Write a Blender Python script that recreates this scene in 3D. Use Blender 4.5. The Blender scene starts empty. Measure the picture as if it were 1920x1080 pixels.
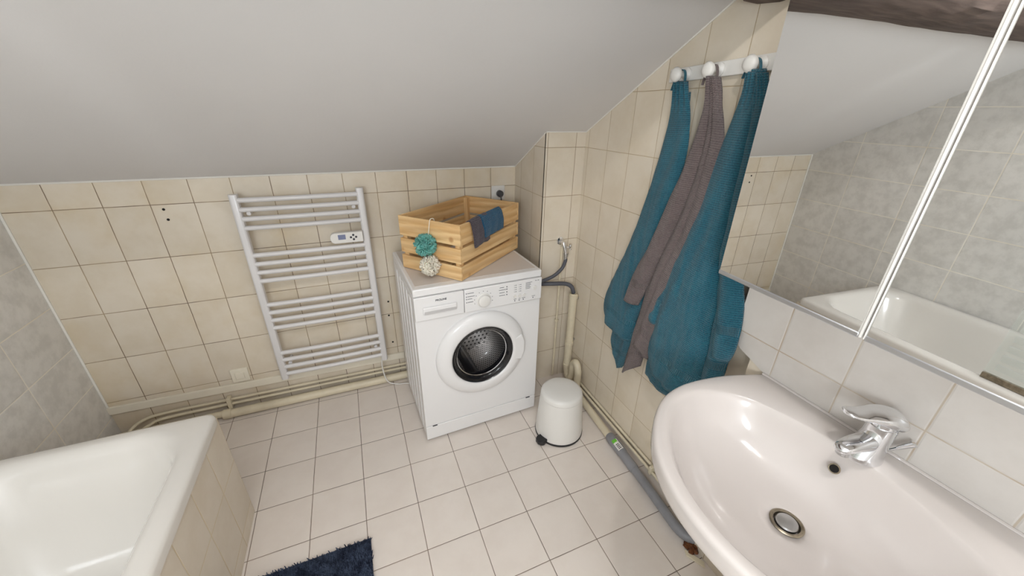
import bpy, math, random
from mathutils import Vector, Matrix, noise
random.seed(7)
pi = math.pi
scn = bpy.context.scene
COL = scn.collection

# ------------------------------------------------------------------ camera
cam_d = bpy.data.cameras.new('camera')
cam = bpy.data.objects.new('camera', cam_d); COL.objects.link(cam)
cam_d.sensor_width = 36.0; cam_d.lens = 710.56 / 1920 * 36.0; cam_d.clip_start = 0.02
R_ = Vector((0.92335939, -0.3835578, 0.01705439)); U_ = Vector((0.14742814, 0.39522588, 0.90667604)); F_ = Vector((0.354503, 0.83467354, -0.42148274))
cam.matrix_world = Matrix(((R_.x, U_.x, -F_.x, 0.0), (R_.y, U_.y, -F_.y, -2.0801), (R_.z, U_.z, -F_.z, 1.5304), (0, 0, 0, 1)))
scn.camera = cam
# ------------------------------------------------------------------ view + light
vs = scn.view_settings
vs.view_transform = 'Standard'; vs.look = 'None'; vs.gamma = 1.0; vs.use_curve_mapping = False; vs.exposure = 0.19
world = bpy.data.worlds.new('sky'); scn.world = world; world.use_nodes = True
bg = world.node_tree.nodes['Background']; bg.inputs[0].default_value = (0.80, 0.88, 1.0, 1); bg.inputs[1].default_value = 1.0

SL = 0.54                                   # slope of the ceiling, dz per metre towards the camera
def ceil_z(y): return 1.25 - SL * y
def area(name, loc, direction, sx, sy, power, col=(1, 1, 1)):
    d = bpy.data.lights.new(name, 'AREA'); d.shape = 'RECTANGLE'; d.size = sx; d.size_y = sy; d.energy = power; d.color = col
    o = bpy.data.objects.new(name, d); COL.objects.link(o); o.location = loc
    o.rotation_euler = Vector(direction).to_track_quat('-Z', 'Y').to_euler(); return o
SKY = (0.24, -2.50)                         # centre of the skylight in plan
area('skylight_daylight', (SKY[0], SKY[1], ceil_z(SKY[1]) + 0.055), (0, -SL, -1), 0.46, 0.74, 8, (0.90, 0.955, 1.0))
def globe(name, loc, power, r, col):
    d = bpy.data.lights.new(name, 'POINT'); d.energy = power; d.shadow_soft_size = r; d.color = col
    o = bpy.data.objects.new(name, d); COL.objects.link(o); o.location = loc
globe('ceiling_lamp_light', (0.20, -2.06, 2.32), 17, 0.03, (1.0, 0.97, 0.93))
globe('fill_light', (-0.62, -2.85, 1.55), 43, 0.25, (0.87, 0.945, 1.0))  # soft fill added behind the camera, no wall lamp stands there

# ------------------------------------------------------------------ node helpers
def nodes_of(m):
    m.use_nodes = True
    return m.node_tree.nodes, m.node_tree.links, m.node_tree.nodes['Principled BSDF']
def srgb(r, g, b):
    f = lambda c: ((c / 255) / 12.92 if c / 255 <= 0.04045 else ((c / 255 + 0.055) / 1.055) ** 2.4)
    return (f(r), f(g), f(b), 1)
def mth(n, l, op, a, b=None, c=None):
    x = n.new('ShaderNodeMath'); x.operation = op
    for i, v in enumerate((a, b, c)):
        if v is None: continue
        if isinstance(v, (int, float)): x.inputs[i].default_value = v
        else: l.new(v, x.inputs[i])
    return x.outputs[0]
def mixc(n, l, fac, a, b, mode='MIX'):
    x = n.new('ShaderNodeMix'); x.data_type = 'RGBA'; x.blend_type = mode
    for s, v in ((0, fac), (6, a), (7, b)):
        if isinstance(v, (int, float, tuple)): x.inputs[s].default_value = v
        else: l.new(v, x.inputs[s])
    return x.outputs[2]
def rmap(n, l, v, a, b, c=0.0, d=1.0):
    x = n.new('ShaderNodeMapRange'); x.interpolation_type = 'SMOOTHSTEP'
    l.new(v, x.inputs[0]); x.inputs[1].default_value = a; x.inputs[2].default_value = b; x.inputs[3].default_value = c; x.inputs[4].default_value = d
    return x.outputs[0]
def nz(n, l, vec, scale, detail=3, rough=0.5):
    x = n.new('ShaderNodeTexNoise'); x.inputs['Scale'].default_value = scale; x.inputs['Detail'].default_value = detail; x.inputs['Roughness'].default_value = rough
    if vec is not None: l.new(vec, x.inputs['Vector'])
    return x.outputs['Fac']
MATS = {}
def mat(name, col, rough=0.5, metal=0.0, var=0.0, vscale=8.0, bump=0.0, bscale=200.0, coat=0.0, spec=0.5, col2=None, **kw):
    m = bpy.data.materials.new(name); n, l, p = nodes_of(m)
    p.inputs['Base Color'].default_value = col; p.inputs['Roughness'].default_value = rough; p.inputs['Metallic'].default_value = metal
    p.inputs['Coat Weight'].default_value = coat; p.inputs['Coat Roughness'].default_value = 0.06; p.inputs['Specular IOR Level'].default_value = spec
    tc = n.new('ShaderNodeTexCoord')
    f = nz(n, l, tc.outputs['Object'], vscale, 4, 0.6)
    c2 = col2 if col2 else tuple(max(0, c * (1 - var)) for c in col[:3]) + (1,)
    if var or col2: l.new(mixc(n, l, rmap(n, l, f, 0.35, 0.7), col, c2), p.inputs['Base Color'])
    if bump:
        b = n.new('ShaderNodeBump'); b.inputs['Strength'].default_value = bump; b.inputs['Distance'].default_value = 0.002
        l.new(nz(n, l, tc.outputs['Object'], bscale, 3), b.inputs['Height']); l.new(b.outputs[0], p.inputs['Normal'])
    for k, v in kw.items(): p.inputs[k.replace('_', ' ')].default_value = v
    MATS[name] = m
    return m
def tile_mat(name, ax, org, step, grout, c_tile, c_tile2, c_g1, c_g2, var=0.06, rough=0.32, soft=0.0007, mott=5.0, mottle=0.6, stain=None, stain_amt=0.0, coat=0.0, gscale=3.0):
    """ceramic tiles laid in world axes ax (two of XYZ), with grout lines"""
    m = bpy.data.materials.new(name); n, l, p = nodes_of(m)
    geo = n.new('ShaderNodeNewGeometry'); sep = n.new('ShaderNodeSeparateXYZ'); l.new(geo.outputs['Position'], sep.inputs[0])
    P = geo.outputs['Position']
    wob = mth(n, l, 'MULTIPLY', mth(n, l, 'SUBTRACT', nz(n, l, P, 9, 2), 0.5), 0.0022)
    ds, cells = [], []
    for i in range(2):
        u = mth(n, l, 'DIVIDE', mth(n, l, 'SUBTRACT', mth(n, l, 'ADD', sep.outputs[ax[i]], wob), org[i]), step[i])
        fl = mth(n, l, 'FLOOR', u); cells.append(fl)
        fr = mth(n, l, 'SUBTRACT', u, fl)
        ds.append(mth(n, l, 'MULTIPLY', mth(n, l, 'MINIMUM', fr, mth(n, l, 'SUBTRACT', 1.0, fr)), step[i]))
    d = mth(n, l, 'MINIMUM', ds[0], ds[1])
    gm = rmap(n, l, d, grout / 2 - soft, grout / 2 + soft, 1, 0)
    cv = n.new('ShaderNodeCombineXYZ'); l.new(cells[0], cv.inputs[0]); l.new(cells[1], cv.inputs[1])
    wn = n.new('ShaderNodeTexWhiteNoise'); l.new(cv.outputs[0], wn.inputs[0])
    off = n.new('ShaderNodeVectorMath'); off.operation = 'MULTIPLY_ADD'; l.new(wn.outputs['Color'], off.inputs[0]); off.inputs[1].default_value = (7, 7, 7); l.new(P, off.inputs[2])
    mo = nz(n, l, off.outputs[0], mott, 6, 0.62)
    col = mixc(n, l, mth(n, l, 'MULTIPLY', rmap(n, l, mo, 0.36, 0.68), mottle), c_tile, c_tile2)
    hsv = n.new('ShaderNodeHueSaturation'); l.new(col, hsv.inputs['Color'])
    l.new(mth(n, l, 'ADD', 1 - var / 2, mth(n, l, 'MULTIPLY', wn.outputs['Value'], var)), hsv.inputs['Value'])
    col = hsv.outputs[0]
    if stain:
        sm = rmap(n, l, nz(n, l, P, 2.1, 5, 0.65), 0.44, 0.72)
        edge = rmap(n, l, d, 0.0, 0.03, 1.0, 0.7)
        col = mixc(n, l, mth(n, l, 'MULTIPLY', mth(n, l, 'MULTIPLY', sm, edge), stain_amt), col, stain)
    gcol = mixc(n, l, rmap(n, l, nz(n, l, P, gscale, 4, 0.7), 0.38, 0.62), c_g1, c_g2)
    l.new(mixc(n, l, gm, col, gcol), p.inputs['Base Color'])
    l.new(mth(n, l, 'ADD', rough, mth(n, l, 'MULTIPLY', gm, 0.45)), p.inputs['Roughness'])
    p.inputs['Coat Weight'].default_value = coat
    h = mth(n, l, 'ADD', mth(n, l, 'MULTIPLY', rmap(n, l, d, grout / 2, grout / 2 + 0.003), 1.0), mth(n, l, 'MULTIPLY', nz(n, l, P, 14, 3), 0.25))
    b = n.new('ShaderNodeBump'); b.inputs['Strength'].default_value = 0.35; b.inputs['Distance'].default_value = 0.0015
    l.new(h, b.inputs['Height']); l.new(b.outputs[0], p.inputs['Normal'])
    return m
X, Y, Z = 0, 1, 2
CREAM, CREAM2 = srgb(228, 217, 200), srgb(214, 200, 177)
GD, GT = srgb(104, 80, 58), srgb(168, 146, 112)
YEL = srgb(206, 180, 128)
m_back = tile_mat('cream_tiles_back', (X, Z), (-1.108, 1.143), (0.154, 0.2344), 0.0028, CREAM, CREAM2, GD, GT, stain=YEL, stain_amt=0.42)
m_right = tile_mat('cream_tiles_right', (Y, Z), (-0.705, 1.143), (0.1545, 0.2344), 0.0024, CREAM, CREAM2, GT, srgb(190, 170, 140), stain=YEL, stain_amt=0.15)
m_chase_f = tile_mat('cream_tiles_chase', (X, Z), (0.900, 1.143), (0.155, 0.2344), 0.0024, CREAM, CREAM2, GT, srgb(150, 125, 96))
m_gray = tile_mat('grey_stone_tiles', (Y, Z), (-0.30, 0.735), (0.335, 0.2045), 0.0042, srgb(232, 229, 224), srgb(203, 200, 194), srgb(248, 243, 232), srgb(238, 230, 214), mott=17, mottle=0.6, rough=0.38)
m_panel = tile_mat('pale_grey_tiles', (Y, Z), (-1.562, 0.949), (0.155, 0.2344), 0.003, srgb(212, 206, 200), srgb(194, 186, 178), srgb(178, 160, 140), srgb(196, 186, 172), mott=4, rough=0.25)
m_boxing = tile_mat('cream_tiles_boxing', (Y, Z), (-1.562, 0.70), (0.155, 0.2344), 0.002, CREAM, CREAM2, GT, GT, stain=YEL, stain_amt=0.5)
m_apron_s = tile_mat('cream_tiles_apron', (Y, Z), (-1.025, 0.30), (0.155, 0.2344), 0.003, CREAM, CREAM2, srgb(220, 204, 170), srgb(206, 182, 138))
m_apron_e = tile_mat('cream_tiles_apron_end', (X, Z), (-0.60, 0.30), (0.155, 0.2344), 0.003, CREAM, CREAM2, srgb(220, 204, 170), srgb(206, 182, 138))
m_floor = tile_mat('floor_tiles', (X, Y), (-0.349, -0.512), (0.2091, 0.2091), 0.0026, srgb(231, 221, 212), srgb(221, 209, 199), srgb(92, 78, 66), srgb(134, 114, 96), rough=0.3, mott=7, mottle=0.5, var=0.03)
m_ceil = mat('white_paint', srgb(222, 219, 217), 0.9, var=0.02, vscale=2, bump=0.15, bscale=60)
m_caulk = mat('white_caulk', srgb(232, 228, 220), 0.6)
m_trunk = mat('cream_painted_plastic', srgb(240, 232, 214), 0.4, var=0.05, vscale=6)
m_pipe = mat('cream_painted_pipe', srgb(226, 214, 188), 0.38, var=0.12, vscale=9, bump=0.1, bscale=60)
m_pvcg = mat('grey_pvc', srgb(140, 140, 144), 0.42, var=0.15, vscale=14)
m_ceramic = mat('white_ceramic', srgb(206, 198, 193), 0.12, coat=0.45, var=0.02, vscale=2)
m_enamel = mat('white_enamel', srgb(226, 221, 214), 0.16, coat=0.5, var=0.02, vscale=2)
m_white = mat('white_appliance', srgb(236, 234, 233), 0.28, coat=0.2)
m_whitep = mat('white_plastic', srgb(232, 229, 224), 0.35)
m_topw = mat('warm_white_worktop', srgb(214, 204, 196), 0.4, var=0.03)
m_rad = mat('white_radiator_enamel', srgb(224, 221, 220), 0.3, coat=0.2)
m_chrome = mat('chrome', (0.80, 0.81, 0.83, 1), 0.06, 1.0)
m_steel = mat('brushed_steel', (0.55, 0.55, 0.55, 1), 0.3, 1.0)
m_alu = mat('satin_aluminium', (0.62, 0.63, 0.66, 1), 0.32, 0.9)
m_tarn = mat('tarnished_metal', (0.42, 0.36, 0.27, 1), 0.3, 0.9, var=0.4, vscale=60)
m_black = mat('black_plastic', (0.012, 0.012, 0.014, 1), 0.4)
m_rubber = mat('black_rubber', (0.01, 0.01, 0.012, 1), 0.22, coat=0.5)
m_dgrey = mat('dark_grey_plastic', srgb(70, 70, 74), 0.45)
m_hose = mat('grey_hose', srgb(82, 84, 92), 0.5, bump=0.2, bscale=300)
m_lcd = mat('lcd_screen', srgb(120, 128, 160), 0.15)
m_btn = mat('dark_button', srgb(52, 52, 60), 0.4)
m_label_g = mat('green_sticker', srgb(110, 190, 60), 0.5)
m_rust = mat('rusty_filler', srgb(120, 72, 36), 0.9, col2=srgb(70, 40, 22), vscale=60, bump=1.0, bscale=80)
m_hole = mat('dark_hole', (0.01, 0.008, 0.007, 1), 0.9)
m_ink = mat('grey_print', srgb(90, 92, 98), 0.6)
m_inkd = mat('dark_print', srgb(40, 42, 50), 0.6)
m_mirror = mat('mirror_glass', (0.90, 0.905, 0.90, 1), 0.0, 1.0)
def wood_mat(name, c1, c2, c3, scale, axis, knots=True, rough=0.6, bump=0.2, stretch=12):
    m = bpy.data.materials.new(name); n, l, p = nodes_of(m)
    tc = n.new('ShaderNodeTexCoord'); mp = n.new('ShaderNodeMapping')
    s = [scale * stretch] * 3; s[axis] = scale; mp.inputs['Scale'].default_value = s
    oi = n.new('ShaderNodeObjectInfo'); va = n.new('ShaderNodeVectorMath'); va.operation = 'ADD'
    cx = n.new('ShaderNodeCombineXYZ')
    for i in range(3): l.new(mth(n, l, 'MULTIPLY', oi.outputs['Random'], 9.0 + i), cx.inputs[i])
    l.new(tc.outputs['Object'], va.inputs[0]); l.new(cx.outputs[0], va.inputs[1]); l.new(va.outputs[0], mp.inputs['Vector'])
    g = nz(n, l, mp.outputs[0], 1.0, 8, 0.62)
    w = n.new('ShaderNodeTexWave'); w.wave_type = 'BANDS'; w.bands_direction = 'DIAGONAL'; w.inputs['Scale'].default_value = 0.5; w.inputs['Distortion'].default_value = 7; w.inputs['Detail'].default_value = 3
    l.new(mp.outputs[0], w.inputs['Vector'])
    col = mixc(n, l, rmap(n, l, g, 0.35, 0.7), c1, c2)
    col = mixc(n, l, mth(n, l, 'MULTIPLY', w.outputs['Fac'], 0.35), col, c3)
    if knots:
        v = n.new('ShaderNodeTexVoronoi'); v.inputs['Scale'].default_value = 9; l.new(va.outputs[0], v.inputs['Vector'])
        col = mixc(n, l, rmap(n, l, v.outputs['Distance'], 0.05, 0.16, 0.7, 0.0), col, c3)
    l.new(col, p.inputs['Base Color']); p.inputs['Roughness'].default_value = rough
    b = n.new('ShaderNodeBump'); b.inputs['Strength'].default_value = bump; b.inputs['Distance'].default_value = 0.003
    l.new(g, b.inputs['Height']); l.new(b.outputs[0], p.inputs['Normal'])
    return m
PINE = (srgb(238, 206, 154), srgb(222, 178, 120), srgb(176, 118, 66))
m_pine_x = wood_mat('pine_along_x', *PINE, 3.0, 0); m_pine_y = wood_mat('pine_along_y', *PINE, 3.0, 1); m_pine_z = wood_mat('pine_along_z', *PINE, 3.0, 2)
m_beam = wood_mat('old_dark_oak', srgb(112, 96, 88), srgb(84, 70, 64), srgb(52, 42, 38), 5.0, 0, True, 0.8, 0.8, 9)
def terry(name, c1, c2, band=True, wav=150.0):
    m = bpy.data.materials.new(name); n, l, p = nodes_of(m)
    uv = n.new('ShaderNodeUVMap'); sep = n.new('ShaderNodeSeparateXYZ'); l.new(uv.outputs[0], sep.inputs[0])
    tc = n.new('ShaderNodeTexCoord')
    su = mth(n, l, 'SINE', mth(n, l, 'MULTIPLY', sep.outputs[0], wav * 2 * pi)); sv = mth(n, l, 'SINE', mth(n, l, 'MULTIPLY', sep.outputs[1], wav * 2 * pi))
    loop = mth(n, l, 'ADD', mth(n, l, 'MULTIPLY', mth(n, l, 'MULTIPLY', mth(n, l, 'ADD', mth(n, l, 'MULTIPLY', su, 0.45), 0.55), sv), 0.5), 0.5)
    h = mth(n, l, 'ADD', mth(n, l, 'MULTIPLY', loop, 0.7), mth(n, l, 'MULTIPLY', nz(n, l, tc.outputs['Object'], 260, 2), 0.8))
    fac = rmap(n, l, mth(n, l, 'ADD', mth(n, l, 'MULTIPLY', h, 0.8), mth(n, l, 'MULTIPLY', nz(n, l, tc.outputs['Object'], 12, 4), 0.35)), 0.35, 1.0)
    col = mixc(n, l, fac, c2, c1)
    if band:      # woven border, flat cords, a little above the hem (v runs in metres from the hem)
        b1 = mth(n, l, 'MULTIPLY', rmap(n, l, sep.outputs[1], 0.085, 0.088), rmap(n, l, sep.outputs[1], 0.112, 0.115, 1, 0))
        cord = mth(n, l, 'ADD', mth(n, l, 'MULTIPLY', mth(n, l, 'SINE', mth(n, l, 'MULTIPLY', sep.outputs[0], 2 * pi * 110)), 0.5), 0.5)
        h = mth(n, l, 'ADD', mth(n, l, 'MULTIPLY', mth(n, l, 'SUBTRACT', 1.0, b1), h), mth(n, l, 'MULTIPLY', b1, mth(n, l, 'MULTIPLY', cord, 0.9)))
        col = mixc(n, l, mth(n, l, 'MULTIPLY', b1, mth(n, l, 'MULTIPLY', cord, 0.7)), col, c1)
    l.new(col, p.inputs['Base Color']); p.inputs['Roughness'].default_value = 0.95; p.inputs['Sheen Weight'].default_value = 0.25
    p.inputs['Specular IOR Level'].default_value = 0.1
    bmp = n.new('ShaderNodeBump'); bmp.inputs['Strength'].default_value = 1.0; bmp.inputs['Distance'].default_value = 0.004
    l.new(h, bmp.inputs['Height']); l.new(bmp.outputs[0], p.inputs['Normal'])
    return m
m_teal = terry('teal_terry', srgb(46, 112, 130), srgb(12, 60, 82))
m_greyt = terry('taupe_grey_terry', srgb(128, 114, 112), srgb(82, 70, 70))
m_navyt = terry('dark_blue_terry', srgb(20, 92, 124), srgb(6, 48, 84), False)
m_chart = terry('charcoal_terry', srgb(86, 76, 84), srgb(46, 40, 48), False)
m_matf = mat('navy_pile', srgb(74, 84, 104), 0.95, col2=srgb(38, 44, 60), vscale=26, spec=0.1)
m_puff_t = mat('teal_net', srgb(104, 172, 162), 0.6, var=0.2, vscale=40, Subsurface_Weight=0.1)
m_puff_c = mat('cream_net', srgb(238, 228, 210), 0.6, var=0.05, vscale=40, Subsurface_Weight=0.1)

def glass_mat(name, col, rough, alpha):
    m = bpy.data.materials.new(name); n, l, p = nodes_of(m)
    p.inputs['Base Color'].default_value = col; p.inputs['Roughness'].default_value = rough; p.inputs['Alpha'].default_value = alpha; p.inputs['Coat Weight'].default_value = 1.0
    return m
m_doorglass = glass_mat('smoked_door_glass', (0.012, 0.012, 0.016, 1), 0.03, 0.42)
m_screen = glass_mat('clear_shower_glass', (0.75, 0.85, 0.80, 1), 0.02, 0.18)
m_frost = glass_mat('frosted_stripes', (0.80, 0.84, 0.80, 1), 0.35, 0.5)
# perforated drum steel
m_drum = bpy.data.materials.new('perforated_drum_steel'); n, l, p = nodes_of(m_drum)
uv = n.new('ShaderNodeUVMap'); vm = n.new('ShaderNodeVectorMath'); vm.operation = 'MULTIPLY'; vm.inputs[1].default_value = (72, 72, 1); l.new(uv.outputs[0], vm.inputs[0])
sp = n.new('ShaderNodeSeparateXYZ'); l.new(vm.outputs[0], sp.inputs[0])
row = mth(n, l, 'FLOOR', sp.outputs[1]); fu = mth(n, l, 'FRACT', mth(n, l, 'ADD', sp.outputs[0], mth(n, l, 'MULTIPLY', mth(n, l, 'MODULO', row, 2.0), 0.5))); fv = mth(n, l, 'FRACT', sp.outputs[1])
du = mth(n, l, 'SUBTRACT', fu, 0.5); dv = mth(n, l, 'SUBTRACT', fv, 0.5)
dd = mth(n, l, 'SQRT', mth(n, l, 'ADD', mth(n, l, 'MULTIPLY', du, du), mth(n, l, 'MULTIPLY', dv, dv)))
hm = rmap(n, l, dd, 0.22, 0.28, 1, 0)
l.new(mixc(n, l, hm, (0.75, 0.72, 0.70, 1), (0.008, 0.008, 0.01, 1)), p.inputs['Base Color']); l.new(mth(n, l, 'SUBTRACT', 1.0, hm), p.inputs['Metallic']); p.inputs['Roughness'].default_value = 0.32

# ------------------------------------------------------------------ mesh builder
class MB:
    def __init__(s): s.v = []; s.f = []; s.uv = {}
    def add(s, vs, fs):
        o = len(s.v); s.v += [Vector(v) for v in vs]; s.f += [tuple(i + o for i in f) for f in fs]; return s
    def box(s, c, d, rot=None):
        x, y, z = d[0] / 2, d[1] / 2, d[2] / 2
        vs = [Vector((i * x, j * y, k * z)) for i in (-1, 1) for j in (-1, 1) for k in (-1, 1)]
        if rot is not None: vs = [rot @ v for v in vs]
        return s.add([v + Vector(c) for v in vs], [(0, 1, 3, 2), (4, 6, 7, 5), (0, 4, 5, 1), (2, 3, 7, 6), (0, 2, 6, 4), (1, 5, 7, 3)])
    def bb(s, a, b): return s.box([(a[i] + b[i]) / 2 for i in range(3)], [abs(b[i] - a[i]) for i in range(3)])
    def prism(s, poly, ax, a, b):
        """polygon in the two axes other than ax (cyclic order), swept from a to b"""
        o = [(1, 2), (2, 0), (0, 1)][ax]; n = len(poly); vs = []
        for h in (a, b):
            for q in poly:
                v = [0, 0, 0]; v[ax] = h; v[o[0]] = q[0]; v[o[1]] = q[1]; vs.append(v)
        return s.add(vs, [tuple(reversed(range(n))), tuple(range(n, 2 * n))] + [(i, (i + 1) % n, n + (i + 1) % n, n + i) for i in range(n)])
    def rings(s, rings, cap0=True, cap1=True, closed=True):
        n = len(rings[0]); vs = [v for r in rings for v in r]; fs = []
        for k in range(len(rings) - 1):
            for i in range(n if closed else n - 1):
                j = (i + 1) % n; fs.append((k * n + i, k * n + j, (k + 1) * n + j, (k + 1) * n + i))
        if cap0: fs.append(tuple(reversed(range(n))))
        if cap1: fs.append(tuple(range((len(rings) - 1) * n, len(rings) * n)))
        return s.add(vs, fs)
    def tube(s, path, r, n=12, caps=True, sx=1.0):
        P = [Vector(p) for p in path]; rings = []; up = None
        for i, p in enumerate(P):
            t = ((P[min(i + 1, len(P) - 1)] - p).normalized() + (p - P[max(i - 1, 0)]).normalized()).normalized()
            if up is None:
                up = Vector((0, 0, 1)) if abs(t.z) < 0.9 else Vector((1, 0, 0))
            a = t.cross(up).normalized(); up = a.cross(t).normalized()
            rr = r[i] if isinstance(r, (list, tuple)) else r
            rings.append([p + a * math.cos(2 * pi * k / n) * rr * sx + up * math.sin(2 * pi * k / n) * rr for k in range(n)])
        return s.rings(rings, caps, caps)
    def lathe(s, prof, c=(0, 0, 0), axis=(0, 0, 1), n=48, caps=(True, True)):
        ax = Vector(axis).normalized(); q = ax.to_track_quat('Z', 'Y'); c = Vector(c)
        return s.rings([[c + q @ Vector((r * math.cos(2 * pi * k / n), r * math.sin(2 * pi * k / n), h)) for k in range(n)] for r, h in prof], *caps)
    def ball(s, c, r, n=20, m=12, sc=(1, 1, 1)):
        c = Vector(c)
        return s.rings([[c + Vector((math.sin(a) * math.cos(2 * pi * k / n) * r * sc[0], math.sin(a) * math.sin(2 * pi * k / n) * r * sc[1], -math.cos(a) * r * sc[2])) for k in range(n)] for a in [max(0.02, min(pi - 0.02, pi * i / m)) for i in range(m + 1)]])
def smoothpath(pts, k=6, closed=False):
    P = [Vector(p) for p in pts]; out = []; n = len(P)
    rng = range(n if closed else n - 1)
    for i in rng:
        p0 = P[(i - 1) % n] if closed or i > 0 else P[0]; p1 = P[i]; p2 = P[(i + 1) % n]; p3 = P[(i + 2) % n] if closed or i + 2 < n else P[-1]
        for j in range(k):
            t = j / k
            out.append(0.5 * ((2 * p1) + (-p0 + p2) * t + (2 * p0 - 5 * p1 + 4 * p2 - p3) * t * t + (-p0 + 3 * p1 - 3 * p2 + p3) * t ** 3))
    if not closed: out.append(P[-1])
    return out
def obj(name, mb, m, parent=None, loc=None, bevel=0, seg=2, angle=35, subsurf=0, solid=0, flat=False, local=False, label=None, uvs=None):
    """link ONE mesh object; mesh given in world coordinates unless local"""
    me = bpy.data.meshes.new(name)
    base = Vector((0, 0, 0))
    if loc is not None: base = Vector(loc)
    elif parent is not None and not local:
        q = parent
        while q: base = base + q.location; q = q.parent
    if loc is None and parent is None and not local:
        xs = [v.x for v in mb.v]; ys = [v.y for v in mb.v]; zs = [v.z for v in mb.v]
        base = Vector(((min(xs) + max(xs)) / 2, (min(ys) + max(ys)) / 2, min(zs))); loc = base
    off = Vector((0, 0, 0)) if local else base
    me.from_pydata([v - off for v in mb.v], [], mb.f); me.validate(); me.update()
    if uvs:
        ul = me.uv_layers.new(name='UVMap')
        for lp in me.loops: ul.data[lp.index].uv = uvs[lp.vertex_index]
    ob = bpy.data.objects.new(name, me); COL.objects.link(ob)
    if m: me.materials.append(m)
    if parent is not None: ob.parent = parent
    if loc is not None and parent is None: ob.location = base
    if not flat:
        for pl in me.polygons: pl.use_smooth = True
        me.set_sharp_from_angle(angle=math.radians(angle))
    if solid:
        md = ob.modifiers.new('t', 'SOLIDIFY'); md.thickness = solid; md.offset = 0
    if bevel:
        md = ob.modifiers.new('b', 'BEVEL'); md.width = bevel; md.segments = seg; md.limit_method = 'ANGLE'; md.angle_limit = math.radians(30)
    if subsurf:
        md = ob.modifiers.new('s', 'SUBSURF'); md.levels = subsurf; md.render_levels = subsurf
    if label: ob['label'] = label
    return ob
def thing(name, loc, label, cat, group=None, rot=(0, 0, 0)):
    o = bpy.data.objects.new(name, None); COL.objects.link(o); o.empty_display_size = 0.05
    o.location = loc; o.rotation_euler = rot; tag(o, label, cat, group); return o
def tag(o, label, cat, group=None):
    o['label'] = label; o['category'] = cat
    if group: o['group'] = group
    return o
def struct(name, mb, m, **k):
    o = obj(name, mb, m, **k); o['kind'] = 'structure'; return o
def fix_normals():
    import bmesh
    for o in bpy.data.objects:
        if o.type == 'MESH' and not o.get('skipn'):
            bm = bmesh.new(); bm.from_mesh(o.data); bmesh.ops.recalc_face_normals(bm, faces=bm.faces); bm.to_mesh(o.data); bm.free()

# ================================================================== THE SETTING
XL, XR, YF = -1.26, 1.109, -3.3
struct('floor', MB().bb((XL - 0.1, YF - 0.1, -0.1), (XR + 0.1, 0.1, 0)), m_floor, flat=True)
struct('wall_back', MB().bb((XL - 0.1, 0, 0), (XR + 0.1, 0.1, 1.45)), m_back, flat=True)
struct('wall_left', MB().prism([(YF - 0.1, 0), (0.0, 0), (0.0, 1.32), (YF - 0.1, ceil_z(YF - 0.1) + 0.06)], 0, XL - 0.1, XL), m_gray, flat=True)
struct('wall_right', MB().prism([(YF - 0.1, 0), (0.0, 0), (0.0, 1.32), (YF - 0.1, ceil_z(YF - 0.1) + 0.06)], 0, XR, XR + 0.1), m_right, flat=True)
struct('wall_front', MB().bb((XL - 0.1, YF - 0.1, 0), (XR + 0.1, YF, 3.15)), m_ceil, flat=True)
# pipe chase in the back right corner: the side face keeps its own tile layout
CX, CY = 0.889, -0.367
m_chase_s = m_right
struct('wall_chase', MB().prism([(CY + 0.002, 0), (0.0, 0), (0.0, ceil_z(0) + 0.03), (CY + 0.002, ceil_z(CY) + 0.03)], 0, CX, CX + 0.01), m_chase_s, flat=True)
struct('wall_chase_front', MB().bb((CX, CY, 0), (XR, CY + 0.01, ceil_z(CY) + 0.02)), m_chase_f, flat=True)
# sloping ceiling with the skylight opening behind the camera
def ceil_plate():
    mb = MB(); x0, x1 = XL - 0.1, XR + 0.1; y0, y1 = 0.02, YF - 0.1
    sx0, sx1, sy0, sy1 = SKY[0] - 0.26, SKY[0] + 0.26, SKY[1] + 0.40, SKY[1] - 0.40
    for (a, b, c, d) in ((x0, x1, y0, sy0), (x0, x1, sy1, y1), (x0, sx0, sy0, sy1), (sx1, x1, sy0, sy1)):
        vs = [(x, y, ceil_z(y) + h) for h in (0, 0.12) for x, y in ((a, c), (b, c), (b, d), (a, d))]
        mb.add(vs, [(0, 1, 2, 3), (7, 6, 5, 4), (0, 4, 5, 1), (1, 5, 6, 2), (2, 6, 7, 3), (3, 7, 4, 0)])
    return mb
struct('ceiling', ceil_plate(), m_ceil, flat=True)
fr = MB()
for a, b in (((SKY[0] - 0.27, SKY[1] - 0.41), (SKY[0] - 0.23, SKY[1] + 0.41)), ((SKY[0] + 0.23, SKY[1] - 0.41), (SKY[0] + 0.27, SKY[1] + 0.41)), ((SKY[0] - 0.27, SKY[1] - 0.41), (SKY[0] + 0.27, SKY[1] - 0.37)), ((SKY[0] - 0.27, SKY[1] + 0.37), (SKY[0] + 0.27, SKY[1] + 0.41))):
    vs = [(x, y, ceil_z(y) + h) for h in (0.02, 0.10) for x, y in ((a[0], a[1]), (b[0], a[1]), (b[0], b[1]), (a[0], b[1]))]
    fr.add(vs, [(3, 2, 1, 0), (4, 5, 6, 7), (0, 1, 5, 4), (1, 2, 6, 5), (2, 3, 7, 6), (3, 0, 4, 7)])
struct('window_1', fr, m_whitep, flat=True)
# projecting tiled wall behind the basin
struct('wall_basin_lower', MB().bb((1.03, YF, 0.0), (XR, -1.49, 0.90)), m_boxing, flat=True)
struct('wall_basin', MB().prism([(YF, 0.80), (-1.545, 0.80), (-1.545, 0.861), (-1.458, 0.893), (-1.432, 0.92), (-1.432, ceil_z(-1.432) + 0.01), (YF, ceil_z(YF) + 0.01)], 0, 1.018, XR), m_panel, flat=True)
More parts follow.
